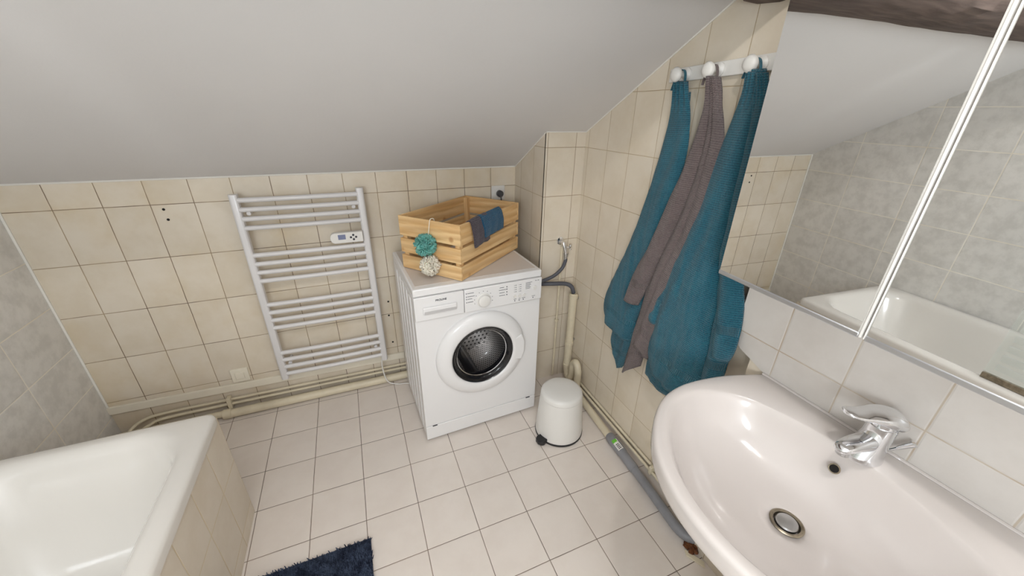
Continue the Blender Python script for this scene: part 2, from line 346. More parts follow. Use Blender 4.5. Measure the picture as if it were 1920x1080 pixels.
# caulk lines where ceiling meets tile
struct('trim_1', MB().tube([(XL, -0.001, 1.248), (CX, -0.001, 1.248)], 0.004, 6), m_caulk)
struct('trim_2', MB().tube([(CX, 0, 1.248), (CX, CY, ceil_z(CY)), (XR - 0.001, CY, ceil_z(CY)), (XR - 0.001, -1.15, ceil_z(-1.15))], 0.004, 6), m_caulk)
struct('trim_3', MB().tube([(XL + 0.002, -0.002, 0.14), (XL + 0.002, -0.002, 1.25)], 0.006, 6), m_caulk)
struct('trim_4', MB().tube([(1.0150, -1.545, 0.8605), (1.0150, -2.15, 0.8605)], 0.0045, 8), m_ceramic)
# cable trunking along the back wall
tr = MB()
vs = [(x, y, z0 + dz) for x, z0 in ((XL, 0.142), (0.158, 0.122)) for y, dz in ((0, 0), (-0.014, 0), (-0.014, 0.042), (0, 0.042))]
tr.add(vs, [(3, 2, 1, 0), (4, 5, 6, 7), (0, 1, 5, 4), (1, 2, 6, 5), (2, 3, 7, 6), (3, 0, 4, 7)])
struct('trim_5', tr, m_trunk, bevel=0.002)

# old beam under the ceiling
def beam():
    rings = []; nx = 90
    sec = [(-1.105, 1.800), (-1.10, 1.85), (-1.10, 1.90), (-1.16, 1.93), (-1.24, 1.96), (-1.31, 1.98), (-1.325, 1.92), (-1.32, 1.86), (-1.30, 1.812), (-1.24, 1.798), (-1.17, 1.793)]
    for i in range(nx + 1):
        x = XL + 0.002 + (XR - XL - 0.004) * i / nx; r = []
        for y, z in sec:
            q = noise.noise(Vector((x * 2.2, y * 6, z * 6))) * 0.010 + noise.noise(Vector((x * 9, y * 25, z * 25))) * 0.005
            dz = (0.012 - 0.012 * min(1, max(0, (0.85 - x) / 0.3)) - 0.045 * min(1, max(0, (0.35 - x) / 1.2))) if z < 1.87 else 0
            if x > 0.55 and y > -1.2: y -= 0.055 * min(1, (x - 0.55) / 0.2); dz += (0.016 * min(1, (x - 0.55) / 0.15) if z < 1.87 and x < 1.03 else 0)
            r.append((x, y + q * 0.8, z + q + dz))
        rings.append(r)
    return MB().rings(rings)
tag(obj('ceiling_beam', beam(), m_beam, angle=60), 'dark rough old timber beam crossing under the sloping white ceiling', 'beam')

# ================================================================== BATH
def rrect(x0, x1, y0, y1, r, z, n=10):
    out = []
    for cx, cy, a0 in ((x1 - r, y1 - r, 0), (x0 + r, y1 - r, pi / 2), (x0 + r, y0 + r, pi), (x1 - r, y0 + r, 1.5 * pi)):
        for k in range(n + 1):
            a = a0 + pi / 2 * k / n; out.append(Vector((cx + r * math.cos(a), cy + r * math.sin(a), z)))
    return out
BX0, BX1, BY0, BY1 = -1.257, -0.556, -2.33, -0.728
bath = thing('bathtub', ((BX0 + BX1) / 2, (BY0 + BY1) / 2, 0), 'white enamelled bathtub along the grey tiled wall, with a cream tiled apron', 'bathtub')
ix0, ix1, iy0, iy1 = -1.195, -0.622, -2.27, -0.775
tb = MB().rings([
    rrect(BX0 + .006, BX1 - .006, BY0 + .006, BY1 - .006, .025, .512), rrect(BX0, BX1, BY0, BY1, .03, .514), rrect(BX0, BX1, BY0, BY1, .03, .538), rrect(BX0 + .003, BX1 - .003, BY0 + .003, BY1 - .003, .03, .546), rrect(BX0 + .012, BX1 - .012, BY0 + .012, BY1 - .012, .03, .550),
    rrect(ix0 - .02, ix1 + .02, iy0 - .015, iy1 + .015, .15, .551), rrect(ix0 - .006, ix1 + .006, iy0 - .006, iy1 + .005, .16, .548), rrect(ix0 + .004, ix1 - .004, iy0 + .004, iy1 - .006, .16, .538), rrect(ix0 + .012, ix1 - .012, iy0 + .015, iy1 - .02, .16, .515),
    rrect(ix0 + .04, ix1 - .04, iy0 + .09, iy1 - .07, .15, .36), rrect(ix0 + .065, ix1 - .065, iy0 + .14, iy1 - .12, .14, .22), rrect(ix0 + .10, ix1 - .10, iy0 + .19, iy1 - .17, .12, .165), rrect(ix0 + .16, ix1 - .16, iy0 + .25, iy1 - .24, .09, .152)], cap0=False)
obj('tub', tb, m_enamel, bath, angle=50)
obj('apron_panel', MB().bb((-0.592, BY0 + 0.01, 0), (-0.568, -0.715, 0.513)), m_apron_s, bath, flat=True)
obj('end_panel', MB().bb((-1.25, -0.739, 0), (-0.5925, -0.715 - 0.004, 0.511)), m_apron_e, bath, flat=True)
obj('bath_drain', MB().lathe([(0.0, .004), (.028, .004), (.034, .001)], (-0.91, -2.02, .153), n=24), m_chrome, bath)
scr = thing('shower_screen', (-0.60, -1.49, 0.551), 'clear glass shower screen with frosted horizontal stripes, standing on the bath rim', 'shower screen')
obj('glass_pane', MB().bb((-0.603, -2.25, 0.575), (-0.597, -1.49, 1.75)), m_screen, scr, flat=True)
fs = MB()
for k in range(26): fs.bb((-0.5965, -2.24, 0.60 + k * 0.044), (-0.5945, -1.515, 0.60 + k * 0.044 + 0.026))
obj('frosted_stripes', fs, m_frost, scr, flat=True)
obj('bottom_rail', MB().bb((-0.608, -2.25, 0.552), (-0.592, -1.49, 0.576)), m_tarn, scr, bevel=0.002)

# ================================================================== TOWEL RADIATOR
rad = thing('towel_radiator', (-0.225, -0.06, 0.18), 'white ladder towel radiator with an electronic control, fixed on the cream tiled wall', 'radiator')
def dsec(x, z0, z1, w=0.036, d=0.032, yc=-0.072):
    prof = [(w / 2, d * .4), (w / 2, -d * .1), (w * .42, -d * .38), (w * .25, -d * .5), (-w * .25, -d * .5), (-w * .42, -d * .38), (-w / 2, -d * .1), (-w / 2, d * .4)]
    return MB().rings([[(x + a, yc + b, z) for a, b in prof] for z in (z0, z1)])
for x, z0, z1 in ((-0.480, 0.190, 1.183), (0.038, 0.183, 1.186)):
    obj('upright', dsec(x, z0, z1), m_rad, rad, bevel=0.002)
for g in ((1.157, 1.031), (0.900, 0.769), (0.640, 0.508), (0.355, 0.222)):
    for k in range(4):
        z = g[0] + (g[1] - g[0]) * k / 3
        obj('rail', MB().tube([(-0.468, -0.078, z), (-0.35, -0.081, z), (-0.22, -0.083, z), (-0.09, -0.081, z), (0.026, -0.078, z)], 0.0112, 14), m_rad, rad)
ctl = MB(); w0, w1, zc0, zc1 = -0.128, 0.022, 0.928, 0.980
prof = [(w1, zc1), (w0 + .018, zc1), (w0 + .006, zc1 - .006), (w0, zc1 - .02), (w0, zc0 + .02), (w0 + .006, zc0 + .006), (w0 + .018, zc0), (w1, zc0)]
ctl.prism([(z, x) for x, z in prof], 1, -0.112, -0.085)
cb = obj('control_box', ctl, m_whitep, rad, bevel=0.003)
obj('display', MB().bb((-0.092, -0.1135, 0.947), (-0.058, -0.1115, 0.971)), m_lcd, cb, label='grey-blue display')
for dx, dz in ((0, .011), (.012, 0), (0, -.011), (-.012, 0)):
    obj('button', MB().lathe([(.0052, 0), (.0052, .003), (.004, .0035)], (-0.022 + dx, -0.1115, 0.955 + dz), (0, -1, 0), 14), m_btn, cb, label='dark round button')
obj('button', MB().lathe([(.0045, 0), (.0045, .003)], (-0.004, -0.1115, 0.972), (0, -1, 0), 14), m_whitep, cb)
for x in (-0.44, 0.0):
    for z in (1.095, 0.28):
        obj('wall_bracket', MB().tube([(x, -0.001, z), (x, -0.07, z)], 0.009, 10), m_rad, rad)
cable = smoothpath([(0.022, -0.075, 0.20), (0.018, -0.075, 0.12), (0.035, -0.085, 0.03), (0.08, -0.10, 0.006), (0.13, -0.115, 0.006), (0.17, -0.13, 0.010), (0.21, -0.10, 0.014)], 8)
obj('power_cable', MB().tube(cable, 0.0035, 8), m_whitep, rad)
# switch plate and holes
sw = thing('switch_plate', (-0.695, 0, 0.18), 'square white blank switch plate low on the cream wall, above the trunking', 'switch')
obj('plate', MB().bb((-0.736, -0.008, 0.182), (-0.656, 0, 0.264)), m_trunk, sw, bevel=0.002)
obj('rocker', MB().bb((-0.717, -0.013, 0.202), (-0.676, -0.007, 0.244)), m_trunk, sw, bevel=0.002)
for x, z, lb in ((-0.760, 1.122, 'small dark screw hole in the cream wall, upper of the pair left of the radiator'), (-0.757, 1.077, 'small dark screw hole in the cream wall, lower of the pair left of the radiator'),
                 (0.105, 0.520, 'small dark screw hole right of the radiator, topmost of three'), (0.098, 0.430, 'small dark screw hole right of the radiator, middle of three'), (0.100, 0.245, 'small dark screw hole right of the radiator, lowest of three')):
    tag(obj('screw_hole', MB().lathe([(.0055, 0), (.0055, .0016), (.003, .0018)], (x, 0, z), (0, -1, 0), 12), m_hole), lb, 'screw hole', 'screw holes in the cream wall')
sk = thing('wall_socket', (0.78, 0, 1.06), 'white wall socket behind the crate, in the corner of the cream wall', 'socket')
obj('plate', MB().bb((0.742, -0.010, 1.066), (0.822, 0, 1.146)), m_whitep, sk, bevel=0.003)
obj('socket_rim', MB().lathe([(.026, 0), (.026, .003), (.022, .003)], (0.782, -0.009, 1.106), (0, -1, 0), 28), m_whitep, sk)
pl = thing('power_plug', (0.782, -0.012, 1.095), 'dark grey plug with its cable, pushed in the wall socket', 'plug')
obj('plug_body', MB().lathe([(.015, 0), (.019, .006), (.019, .026), (.012, .034)], (0.785, -0.0125, 1.104), (0, -1, 0), 20), m_dgrey, pl)
obj('cable', MB().tube(smoothpath([(0.785, -0.038, 1.10), (0.787, -0.045, 1.075), (0.788, -0.04, 1.0), (0.80, -0.025, 0.8), (0.81, -0.02, 0.6)], 6), 0.0042, 8), m_dgrey, pl)

# ================================================================== PIPES ALONG THE BACK WALL
p = thing('waste_pipe', (-0.3, -0.06, 0.0), 'thick cream painted waste pipe on the floor along the back wall', 'pipe')
obj('pipe_run', MB().tube([(-0.78, -0.055, 0.026), (0.165, -0.055, 0.026)], 0.0235, 18), m_pipe, p)
obj('pipe_run', MB().tube([(-1.24, -0.05, 0.030), (-0.79, -0.05, 0.030)], 0.018, 16), m_pipe, p)
obj('pipe_collar', MB().lathe([(.024, -.02), (.0265, -.018), (.0265, .018), (.024, .02)], (-0.79, -0.055, 0.0275), (1, 0, 0), 20), m_pipe, p)
t = tag(obj('heating_pipe', MB().tube(smoothpath([(0.165, -0.016, 0.082), (-0.75, -0.016, 0.090), (-1.05, -0.018, 0.092), (-1.14, -0.03, 0.085), (-1.19, -0.06, 0.06), (-1.22, -0.12, 0.03)], 5), 0.0072, 10), m_pipe), 'thin cream pipe along the back wall, the upper of two', 'pipe', 'thin pipes along the back wall')
t = tag(obj('heating_pipe', MB().tube(smoothpath([(0.165, -0.024, 0.060), (-0.75, -0.024, 0.066), (-1.05, -0.028, 0.068), (-1.12, -0.04, 0.055), (-1.16, -0.07, 0.04), (-1.19, -0.13, 0.02)], 5), 0.0072, 10), m_pipe), 'thin cream pipe along the back wall, the lower of two', 'pipe', 'thin pipes along the back wall')
tag(obj('pipe_clip', MB().bb((-0.785, -0.040, 0.045), (-0.765, 0, 0.108)), m_pipe, bevel=0.003), 'cream clip holding the two thin pipes on the back wall', 'pipe clip')

# ================================================================== WASHING MACHINE
wm = thing('washing_machine', (0.172, -0.612, 0), 'white front-loading washing machine with a round door, standing against the back wall', 'washing machine', rot=(0, 0, math.radians(2.2)))
W, D, H = 0.612, 0.51, 0.85
def L(*a, **k): return obj(*a, parent=wm, local=True, **k)
DC = (0.302, 0.462)   # door centre x,z
DRM = 0.165
# front panel with a round opening
def hole_plate(x0, x1, z0, z1, cx, cz, r, y, depth, n=64):
    mb = MB(); outer = []; inner = []
    for k in range(n):
        a = 2 * pi * (k + 0.5) / n; c, s_ = math.cos(a), math.sin(a)
        tx = ((x1 - cx) if c > 0 else (x0 - cx)) / c if abs(c) > 1e-6 else 1e9
        tz = ((z1 - cz) if s_ > 0 else (z0 - cz)) / s_ if abs(s_) > 1e-6 else 1e9
        t_ = min(tx, tz); outer.append((cx + c * t_, cz + s_ * t_)); inner.append((cx + c * r, cz + s_ * r))
    for (ax_, az_) in ((x0, z0), (x0, z1), (x1, z0), (x1, z1)):   # pull nearest outer vertex into the corner
        k = min(range(n), key=lambda i: (outer[i][0] - ax_) ** 2 + (outer[i][1] - az_) ** 2); outer[k] = (ax_, az_)
    rings = [[(a, y + depth, b) for a, b in outer], [(a, y, b) for a, b in outer], [(a, y, b) for a, b in inner], [(a, y + depth, b) for a, b in inner]]
    return mb.rings(rings, False, False)
L('front_panel', hole_plate(0, W, 0.095, 0.700, DC[0], DC[1], 0.185, 0, 0.012), m_white)
bd = MB()
bd.bb((0.0, 0.012, 0.02), (0.012, D, 0.815)); bd.bb((W - 0.012, 0.012, 0.02), (W, D, 0.815)); bd.bb((0, D - 0.01, 0.02), (W, D, 0.815)); bd.bb((0.012, 0.02, 0.02), (W - 0.012, D, 0.03))
bd.bb((0.012, 0.012, 0.70), (W - 0.012, 0.03, 0.81))
L('cabinet', bd, m_white, bevel=0.002)
rb = MB()
for k in range(5): rb.bb((-0.003, 0.06 + k * 0.085, 0.05), (0.001, 0.10 + k * 0.085, 0.79))
L('side_ribs', rb, m_white, bevel=0.0015)
L('plinth', MB().bb((0.0, -0.004, 0.012), (W, 0.02, 0.093)), m_white, bevel=0.003)
for x in (0.045, W - 0.045):
    L('plinth_slot', MB().bb((x - 0.012, -0.0045, 0.090), (x + 0.012, 0, 0.0935)), m_dgrey)
for x, y in ((0.05, 0.05), (W - 0.05, 0.05), (0.05, D - 0.05), (W - 0.05, D - 0.05)):
    L('foot', MB().lathe([(.02, 0), (.02, .008), (.012, .008), (.012, .03)], (x, y, 0), n=16), m_dgrey)
tp = L('top_panel', MB().bb((0.0, -0.006, 0.817), (W, D, 0.852)), m_white, bevel=0.006, seg=3)
obj('top_inlay', MB().bb((0.018, 0.028, 0.8521), (W - 0.018, D - 0.015, 0.8535)), m_topw, tp, local=True, bevel=0.001)
# control panel
cp = L('control_panel', MB().bb((0.222, -0.012, 0.703), (W, 0.012, 0.815)), m_white, bevel=0.003)
dr = L('detergent_drawer', MB().bb((0.0, -0.012, 0.703), (0.220, 0.012, 0.815)), m_white, bevel=0.003)
obj('drawer_grip', MB().bb((0.035, -0.022, 0.735), (0.185, -0.010, 0.768)), m_white, dr, local=True, bevel=0.006, seg=4)
obj('grip_shade_strip', MB().bb((0.040, -0.0232, 0.737), (0.180, -0.021, 0.750)), mat('shaded_recess_plastic', srgb(196, 193, 192), 0.4), dr, local=True, bevel=0.002)  # thin darker strip on the grip, paints the shade of a recess
def disc(c, r, h, m, name, par, n=32, prof=None):
    return obj(name, MB().lathe(prof or [(r, 0), (r, h * .85), (r * .92, h)], c, (0, -1, 0), n), m, par, local=True)
KX, KZ = 0.312, 0.752
disc((KX, -0.012, KZ), .031, .014, m_whitep, 'programme_dial', cp, prof=[(.034, 0), (.034, .003), (.029, .005), (.0275, .018), (.024, .020)])
mk = MB()
for k in range(9):
    a = math.radians(195 - k * 26); mk.lathe([(.0017, 0), (.0017, .0006)], (KX + .044 * math.cos(a), -0.012, KZ + .044 * math.sin(a)), (0, -1, 0), 8)
obj('dial_marks', mk, m_inkd, cp, local=True)
pr = MB()
def tiny(x, z, w, h=.0022): pr.bb((x, -0.0126, z), (x + w, -0.0119, z + h))
for z, w in ((.796, .030), (.780, .034), (.768, .022), (.752, .026)): tiny(.236, z, w); pr.bb((.229, -0.0126, z - .001), (.233, -0.0119, z + .003))
for z, w in ((.796, .022), (.784, .036), (.770, .026), (.756, .030)): tiny(.398 - w * .3, z, w); pr.bb((.425, -0.0126, z - .001), (.430, -0.0119, z + .004))
for cx_ in (.468, .492):
    for k in range(4): pr.bb((cx_ - .002, -0.0126, .795 - k * .011), (cx_, -0.0119, .798 - k * .011)); tiny(cx_ + .003, .7955 - k * .011, .007)
for k in range(6): tiny(.525, .799 - k * .006, (.034, .026, .028, .022, .027, .024)[k], .0018)
for x, w in ((.464, .014), (.489, .010), (.507, .018), (.560, .018)): tiny(x, .724, w, .0018)
for x in (.469, .492, .514, .566): pr.bb((x - .002, -0.0126, .714), (x + .003, -0.0119, .719))
tiny(.575, .803, .008); tiny(.588, .803, .008)
obj('printed_legends', pr, m_ink, cp, local=True)
for x in (.470, .494, .518): disc((x, -0.012, .740), .0078, .005, m_whitep, 'push_button', cp, 20)
disc((.574, -0.012, .768), .0105, .006, m_whitep, 'push_button', cp, 24)
tcu = bpy.data.curves.new('brand_text', 'FONT'); tcu.body = 'PROLINE'; tcu.size = 0.0125; tcu.extrude = 0.0003; tcu.offset = 0.00025
to = bpy.data.objects.new('tmp_text', tcu); COL.objects.link(to); bpy.context.view_layer.update()
tme = bpy.data.meshes.new_from_object(to.evaluated_get(bpy.context.evaluated_depsgraph_get())); bpy.data.objects.remove(to)
lg = bpy.data.objects.new('printed_logo', tme); COL.objects.link(lg); tme.materials.clear(); tme.materials.append(m_inkd)
lg.parent = dr; lg.location = (0.092, -0.0126, 0.788); lg.rotation_euler = (pi / 2, 0, 0)
# door
dy = lambda prof: [(r, h) for r, h in prof]
dr_ = L('door', MB().lathe([(.150, .000), (.226, .000), (.228, .006), (.224, .016), (.212, .026), (.190, .033), (.168, .036), (.158, .032), (.153, .020), (.150, .004)], (DC[0], 0.0, DC[1]), (0, -1, 0), 72, (False, False)), m_white, angle=50)
obj('door_handle', MB().prism([(z, x) for x, z in [(DC[0] + .160, DC[1] + .060), (DC[0] + .203, DC[1] + .072), (DC[0] + .219, DC[1] + .03), (DC[0] + .219, DC[1] - .03), (DC[0] + .203, DC[1] - .075), (DC[0] + .160, DC[1] - .065), (DC[0] + .166, DC[1])]], 1, -0.0355, -0.015), m_white, dr_, local=True, bevel=0.006, seg=3)
obj('seal', MB().lathe([(.148, -.03), (.158, -.02), (.160, .022), (.154, .030), (.146, .022), (.143, -.03)], (DC[0], 0, DC[1]), (0, -1, 0), 64, (False, False)), m_rubber, dr_, local=True, angle=60, label='black rubber seal')
gl = [(.150, .026), (.140, .024), (.128, .010), (.121, -.03), (.112, -.075), (.095, -.095), (.05, -.103), (.002, -.104)]
obj('door_glass', MB().lathe(gl, (DC[0], 0, DC[1]), (0, -1, 0), 64, (False, False)), m_doorglass, dr_, local=True, angle=60, label='dark bulging glass')
obj('glass_rim', MB().lathe([(.126, .010), (.130, .012), (.132, .009), (.128, .006)], (DC[0], 0.004, DC[1]), (0, -1, 0), 64, (False, False)), m_chrome, dr_, local=True)
# drum
def drum():
    mb = MB(); n = 96; cx, cz = DC; uvs = []; vs = []; R = 0.225; ys = [0.05, 0.12, 0.2, 0.28, 0.36]
    for j, y in enumerate(ys):
        for k in range(n + 1):
            a = 2 * pi * k / n; vs.append((cx + R * math.cos(a), y, cz + R * math.sin(a))); uvs.append((a * R, y))
    fs_ = [(j * (n + 1) + k, j * (n + 1) + k + 1, (j + 1) * (n + 1) + k + 1, (j + 1) * (n + 1) + k) for j in range(len(ys) - 1) for k in range(n)]
    mb.add(vs, fs_); o = len(mb.v); rr = [0.225, 0.18, 0.13, 0.08, 0.03]
    vs2 = []
    for r in rr:
        for k in range(n + 1):
            a = 2 * pi * k / n; vs2.append((cx + r * math.cos(a), 0.36 - 0.02 * (1 - r / .225), cz + r * math.sin(a))); uvs.append((r * math.cos(a) * .55, r * math.sin(a) * .55))
    mb.add(vs2, [(j * (n + 1) + k, j * (n + 1) + k + 1, (j + 1) * (n + 1) + k + 1, (j + 1) * (n + 1) + k) for j in range(len(rr) - 1) for k in range(n)])
    return mb, uvs
dm, du_ = drum()
dr2 = L('drum', dm, m_drum, uvs=du_)
lf = []
for a0 in (30, 150, 270):
    mb = MB(); a = math.radians(a0); rad_ = Vector((math.cos(a), 0, math.sin(a))); tan_ = Vector((-math.sin(a), 0, math.cos(a))); c = Vector((DC[0], 0, DC[1]))
    rings = []
    for y in (0.06, 0.34):
        rings.append([c + rad_ * r + tan_ * t_ + Vector((0, y, 0)) for r, t_ in ((.224, -.035), (.20, -.022), (.178, -.010), (.174, 0), (.178, .010), (.20, .022), (.224, .035))])
    mb.rings(rings); obj('drum_paddle', mb, m_steel, dr2, local=True, angle=60)
L('drum_front_ring', MB().lathe([(.226, -.05), (.19, -.04), (.160, -.045), (.158, -.06)], (DC[0], 0, DC[1]), (0, -1, 0), 64, (False, False)), m_rubber)

# hoses, tap
tap = thing('machine_tap', (1.03, CY, 0.87), 'chrome tap on the cream tiled corner above the grey hose', 'tap')
obj('tap_rose', MB().lathe([(.022, 0), (.021, .004), (.012, .007)], (1.006, CY, 0.902), (0, -1, 0), 24), m_chrome, tap)
obj('tap_body', MB().tube([(1.006, CY, 0.902), (1.008, CY - .035, 0.898), (1.014, CY - .042, 0.87), (1.020, CY - .045, 0.842)], [.009, .0115, .012, .010], 14), m_chrome, tap)
obj('tap_handle', MB().tube([(1.012, CY - .042, 0.878), (1.038, CY - .046, 0.876)], .006, 10).tube([(1.044, CY - .046, 0.892), (1.044, CY - .046, 0.862)], .0075, 12).tube([(1.036, CY - .052, .877), (1.05, CY - .04, .877)], .0075, 12), m_chrome, tap)
hs = thing('inlet_hose', (0.93, -0.4, 0.72), 'dark grey inlet hose hanging from the chrome tap to the washing machine', 'hose')
obj('hose_tube', MB().tube(smoothpath([(1.021, CY - .046, 0.815), (1.018, CY - .047, 0.795), (1.0, CY - .045, 0.755), (0.95, CY - .04, 0.715), (0.87, CY - .03, 0.690), (0.80, CY - .01, 0.68)], 8), .0095, 14), m_hose, hs)
obj('hose_nut', MB().lathe([(.013, 0), (.013, .016), (.010, .018), (.0095, .034)], (1.020, CY - .0455, 0.842), (0.0, 0, -1), 16), m_steel, hs)
obj('drain_hose', MB(), m_hose) if False else None
dh = tag(obj('drain_hose', MB().tube(smoothpath([(0.80, -0.30, 0.66), (0.87, -0.36, 0.665), (0.96, -0.40, 0.668), (1.03, -0.42, 0.665), (1.06, -0.437, 0.648), (1.073, -0.442, 0.61)], 8), .0118, 14), m_hose), 'dark grey drain hose dropping in the top of the cream standpipe', 'hose')
tag(obj('supply_pipe', MB().tube([(1.012, CY - .014, 0.875), (1.012, CY - .014, 0.02)], .0068, 10), m_pipe), 'thin cream vertical pipe running down the corner below the chrome tap', 'pipe')
tag(obj('pipe_clip', MB().lathe([(.012, -.006), (.0125, 0), (.012, .006)], (1.012, CY - .014, 0.415), n=18).bb((1.006, CY - .012, .409), (1.018, CY, .421)), m_pipe), 'cream ring clip around the thin vertical pipe', 'pipe clip')
sp_ = thing('standpipe', (1.074, -0.44, 0.0), 'cream plastic standpipe with a bent trap in the corner beside the washing machine', 'drain pipe')
obj('pipe_run', MB().tube([(1.074, -0.442, 0.612), (1.074, -0.442, 0.11)], .0225, 20, caps=False), m_pipe, sp_)
for z in (.60, .29): obj('pipe_collar', MB().lathe([(.0228, -.010), (.0262, -.008), (.0262, .008), (.0228, .010)], (1.074, -0.442, z - .01), n=24), m_pipe, sp_)
for z in (.575, .30): obj('pipe_bracket', MB().bb((1.090, -0.448, z - .006), (1.108, -0.436, z + .006)), m_steel, sp_)
tr_path = smoothpath([(1.074, -0.442, 0.16), (1.073, -0.445, 0.10), (1.072, -0.462, 0.062), (1.072, -0.487, 0.060), (1.072, -0.503, 0.085), (1.072, -0.508, 0.14), (1.072, -0.515, 0.178), (1.072, -0.540, 0.200), (1.070, -0.566, 0.178), (1.069, -0.575, 0.13), (1.067, -0.578, 0.06), (1.066, -0.60, 0.032)], 6)
obj('trap_bend', MB().tube(tr_path, .0205, 18), m_pipe, sp_)
obj('pipe_collar', MB().lathe([(.0205, -.010), (.0245, -.008), (.0245, .008), (.0205, .010)], (1.0735, -0.442, 0.125), n=24), m_pipe, sp_)
# floor pipes on the right
wp = thing('floor_waste_pipe', (1.03, -1.0, 0.0), 'floor waste pipe along the right wall, half cream and half grey', 'pipe')
obj('cream_pipe', MB().tube([(1.062, -0.59, 0.026), (1.052, -0.75, 0.026), (1.040, -0.955, 0.026)], .0195, 18), m_pipe, wp, label='cream painted half')
cg = obj('grey_coupling', MB().tube([(1.041, -0.945, 0.028), (1.0405, -0.955, 0.028), (1.036, -1.06, 0.028), (1.035, -1.07, .028), (1.030, -1.15, .028), (1.0295, -1.16, .028)], [.0215, .0255, .0255, .0235, .0235, .0215], 20), m_pvcg, wp, label='grey plastic coupling')
def arc_patch(y0, y1, a0, a1, r):
    rings = []
    for y in (y0, y1):
        cx = 1.0402 + (y + .96) * .045; rings.append([(cx + math.cos(a) * (r + d_), y, .028 + math.sin(a) * (r + d_)) for a, d_ in [(a0 + (a1 - a0) * k / 8, 0) for k in range(9)] + [(a1 + (a0 - a1) * k / 8, -.001) for k in range(9)]])
    return MB().rings(rings)
stk = obj('sticker', arc_patch(-1.055, -0.992, math.radians(78), math.radians(140), .0272), m_whitep, cg, label='white sticker with a green corner')
obj('sticker_corner', arc_patch(-1.010, -0.992, math.radians(88), math.radians(140), .0277), m_label_g, cg, label='green corner of the sticker')
ptx = MB()
for k in range(4):
    y_ = -1.022 - k * .008; m1 = arc_patch(y_ - .0035, y_, math.radians(92), math.radians(128), .0277); ptx.add(m1.v, m1.f)
obj('printed_lines', ptx, m_inkd, cg)
obj('grey_pipe', MB().tube(smoothpath([(1.031, -1.15, 0.027), (1.022, -1.28, 0.027), (1.012, -1.40, 0.027), (1.010, -1.44, 0.027), (1.018, -1.475, 0.026), (1.036, -1.497, 0.022), (1.06, -1.505, 0.018)], 6), .0205, 18), m_pvcg, wp, label='grey plastic half with a bend')
tag(obj('heating_pipe', MB().tube(smoothpath([(1.100, -0.46, 0.062), (1.099, -0.9, 0.060), (1.098, -1.30, 0.056), (1.097, -1.40, 0.052), (1.085, -1.445, 0.048), (1.06, -1.487, 0.045)], 5), .0068, 10), m_pipe), 'thin cream pipe along the foot of the right wall, nearer the tiles', 'pipe', 'thin pipes along the right wall')
tag(obj('heating_pipe', MB().tube(smoothpath([(1.084, -0.46, 0.050), (1.083, -0.9, 0.048), (1.081, -1.30, 0.043), (1.079, -1.40, 0.040), (1.066, -1.452, 0.036), (1.04, -1.487, 0.034)], 5), .0068, 10), m_pipe), 'thin cream pipe along the foot of the right wall, nearer the floor tiles', 'pipe', 'thin pipes along the right wall')
tag(obj('pipe_clip', MB().bb((1.070, -1.213, 0.030), (1.109, -1.197, 0.076)), m_pipe, bevel=0.004), 'cream clip holding the two thin pipes on the right wall', 'pipe clip')
db = MB()
for k in range(14):
    c = (1.004 + random.random() * .028, -1.497 - random.random() * .045, 0.004 + random.random() * .012)
    db.box(c, (.014 + random.random() * .012, .012 + random.random() * .012, .008 + random.random() * .006), Matrix.Rotation(random.random() * 3, 3, Vector((random.random(), random.random(), random.random() + .1)).normalized()))
d_ = obj('broken_filler', db, m_rust, flat=True); tag(d_, 'crumbled rust-brown filler on the floor at the end of the grey pipe', 'debris'); d_['kind'] = 'stuff'
tag(obj('tile_shard', MB().prism([(.988, -1.512), (.978, -1.530), (1.008, -1.590), (1.020, -1.575)], 2, 0.001, 0.009), m_pipe, flat=True), 'broken white tile shard lying on the floor beside the rusty filler', 'tile shard')

# ================================================================== PEDAL BIN
BC = (0.835, -0.783)
bn = thing('pedal_bin', (BC[0], BC[1], 0), 'small round white pedal bin beside the washing machine', 'bin')
obj('bin_body', MB().lathe([(.104, .010), (.122, .012), (.1225, .02), (.117, .10), (.110, .19), (.1055, .236)], (*BC, 0), n=72), m_whitep, bn, angle=40)
obj('bin_lid', MB().lathe([(.104, .2365), (.106, .238), (.1045, .252), (.099, .262), (.088, .267), (.05, .2695), (.002, .270)], (*BC, 0), n=72), m_whitep, bn, angle=50)
obj('base_ring', MB().lathe([(.118, 0), (.124, .001), (.1245, .011), (.121, .0125)], (*BC, 0), n=72), m_black, bn, label='black base ring')
pa = Vector((-0.93, -0.36, 0)).normalized(); pb = Vector((-pa.y, pa.x, 0))
q0 = Vector((*BC, 0)) + pa * .112
pd = MB().rings([[q0 + pa * u_ + pb * v_ + Vector((0, 0, z)) for u_, v_ in ((0, -.024), (.03, -.027), (.044, -.020), (.050, 0), (.044, .020), (.03, .027), (0, .024))] for z in (.006, .022, .030)])
obj('pedal', pd, m_black, bn, bevel=0.003, label='black foot pedal')

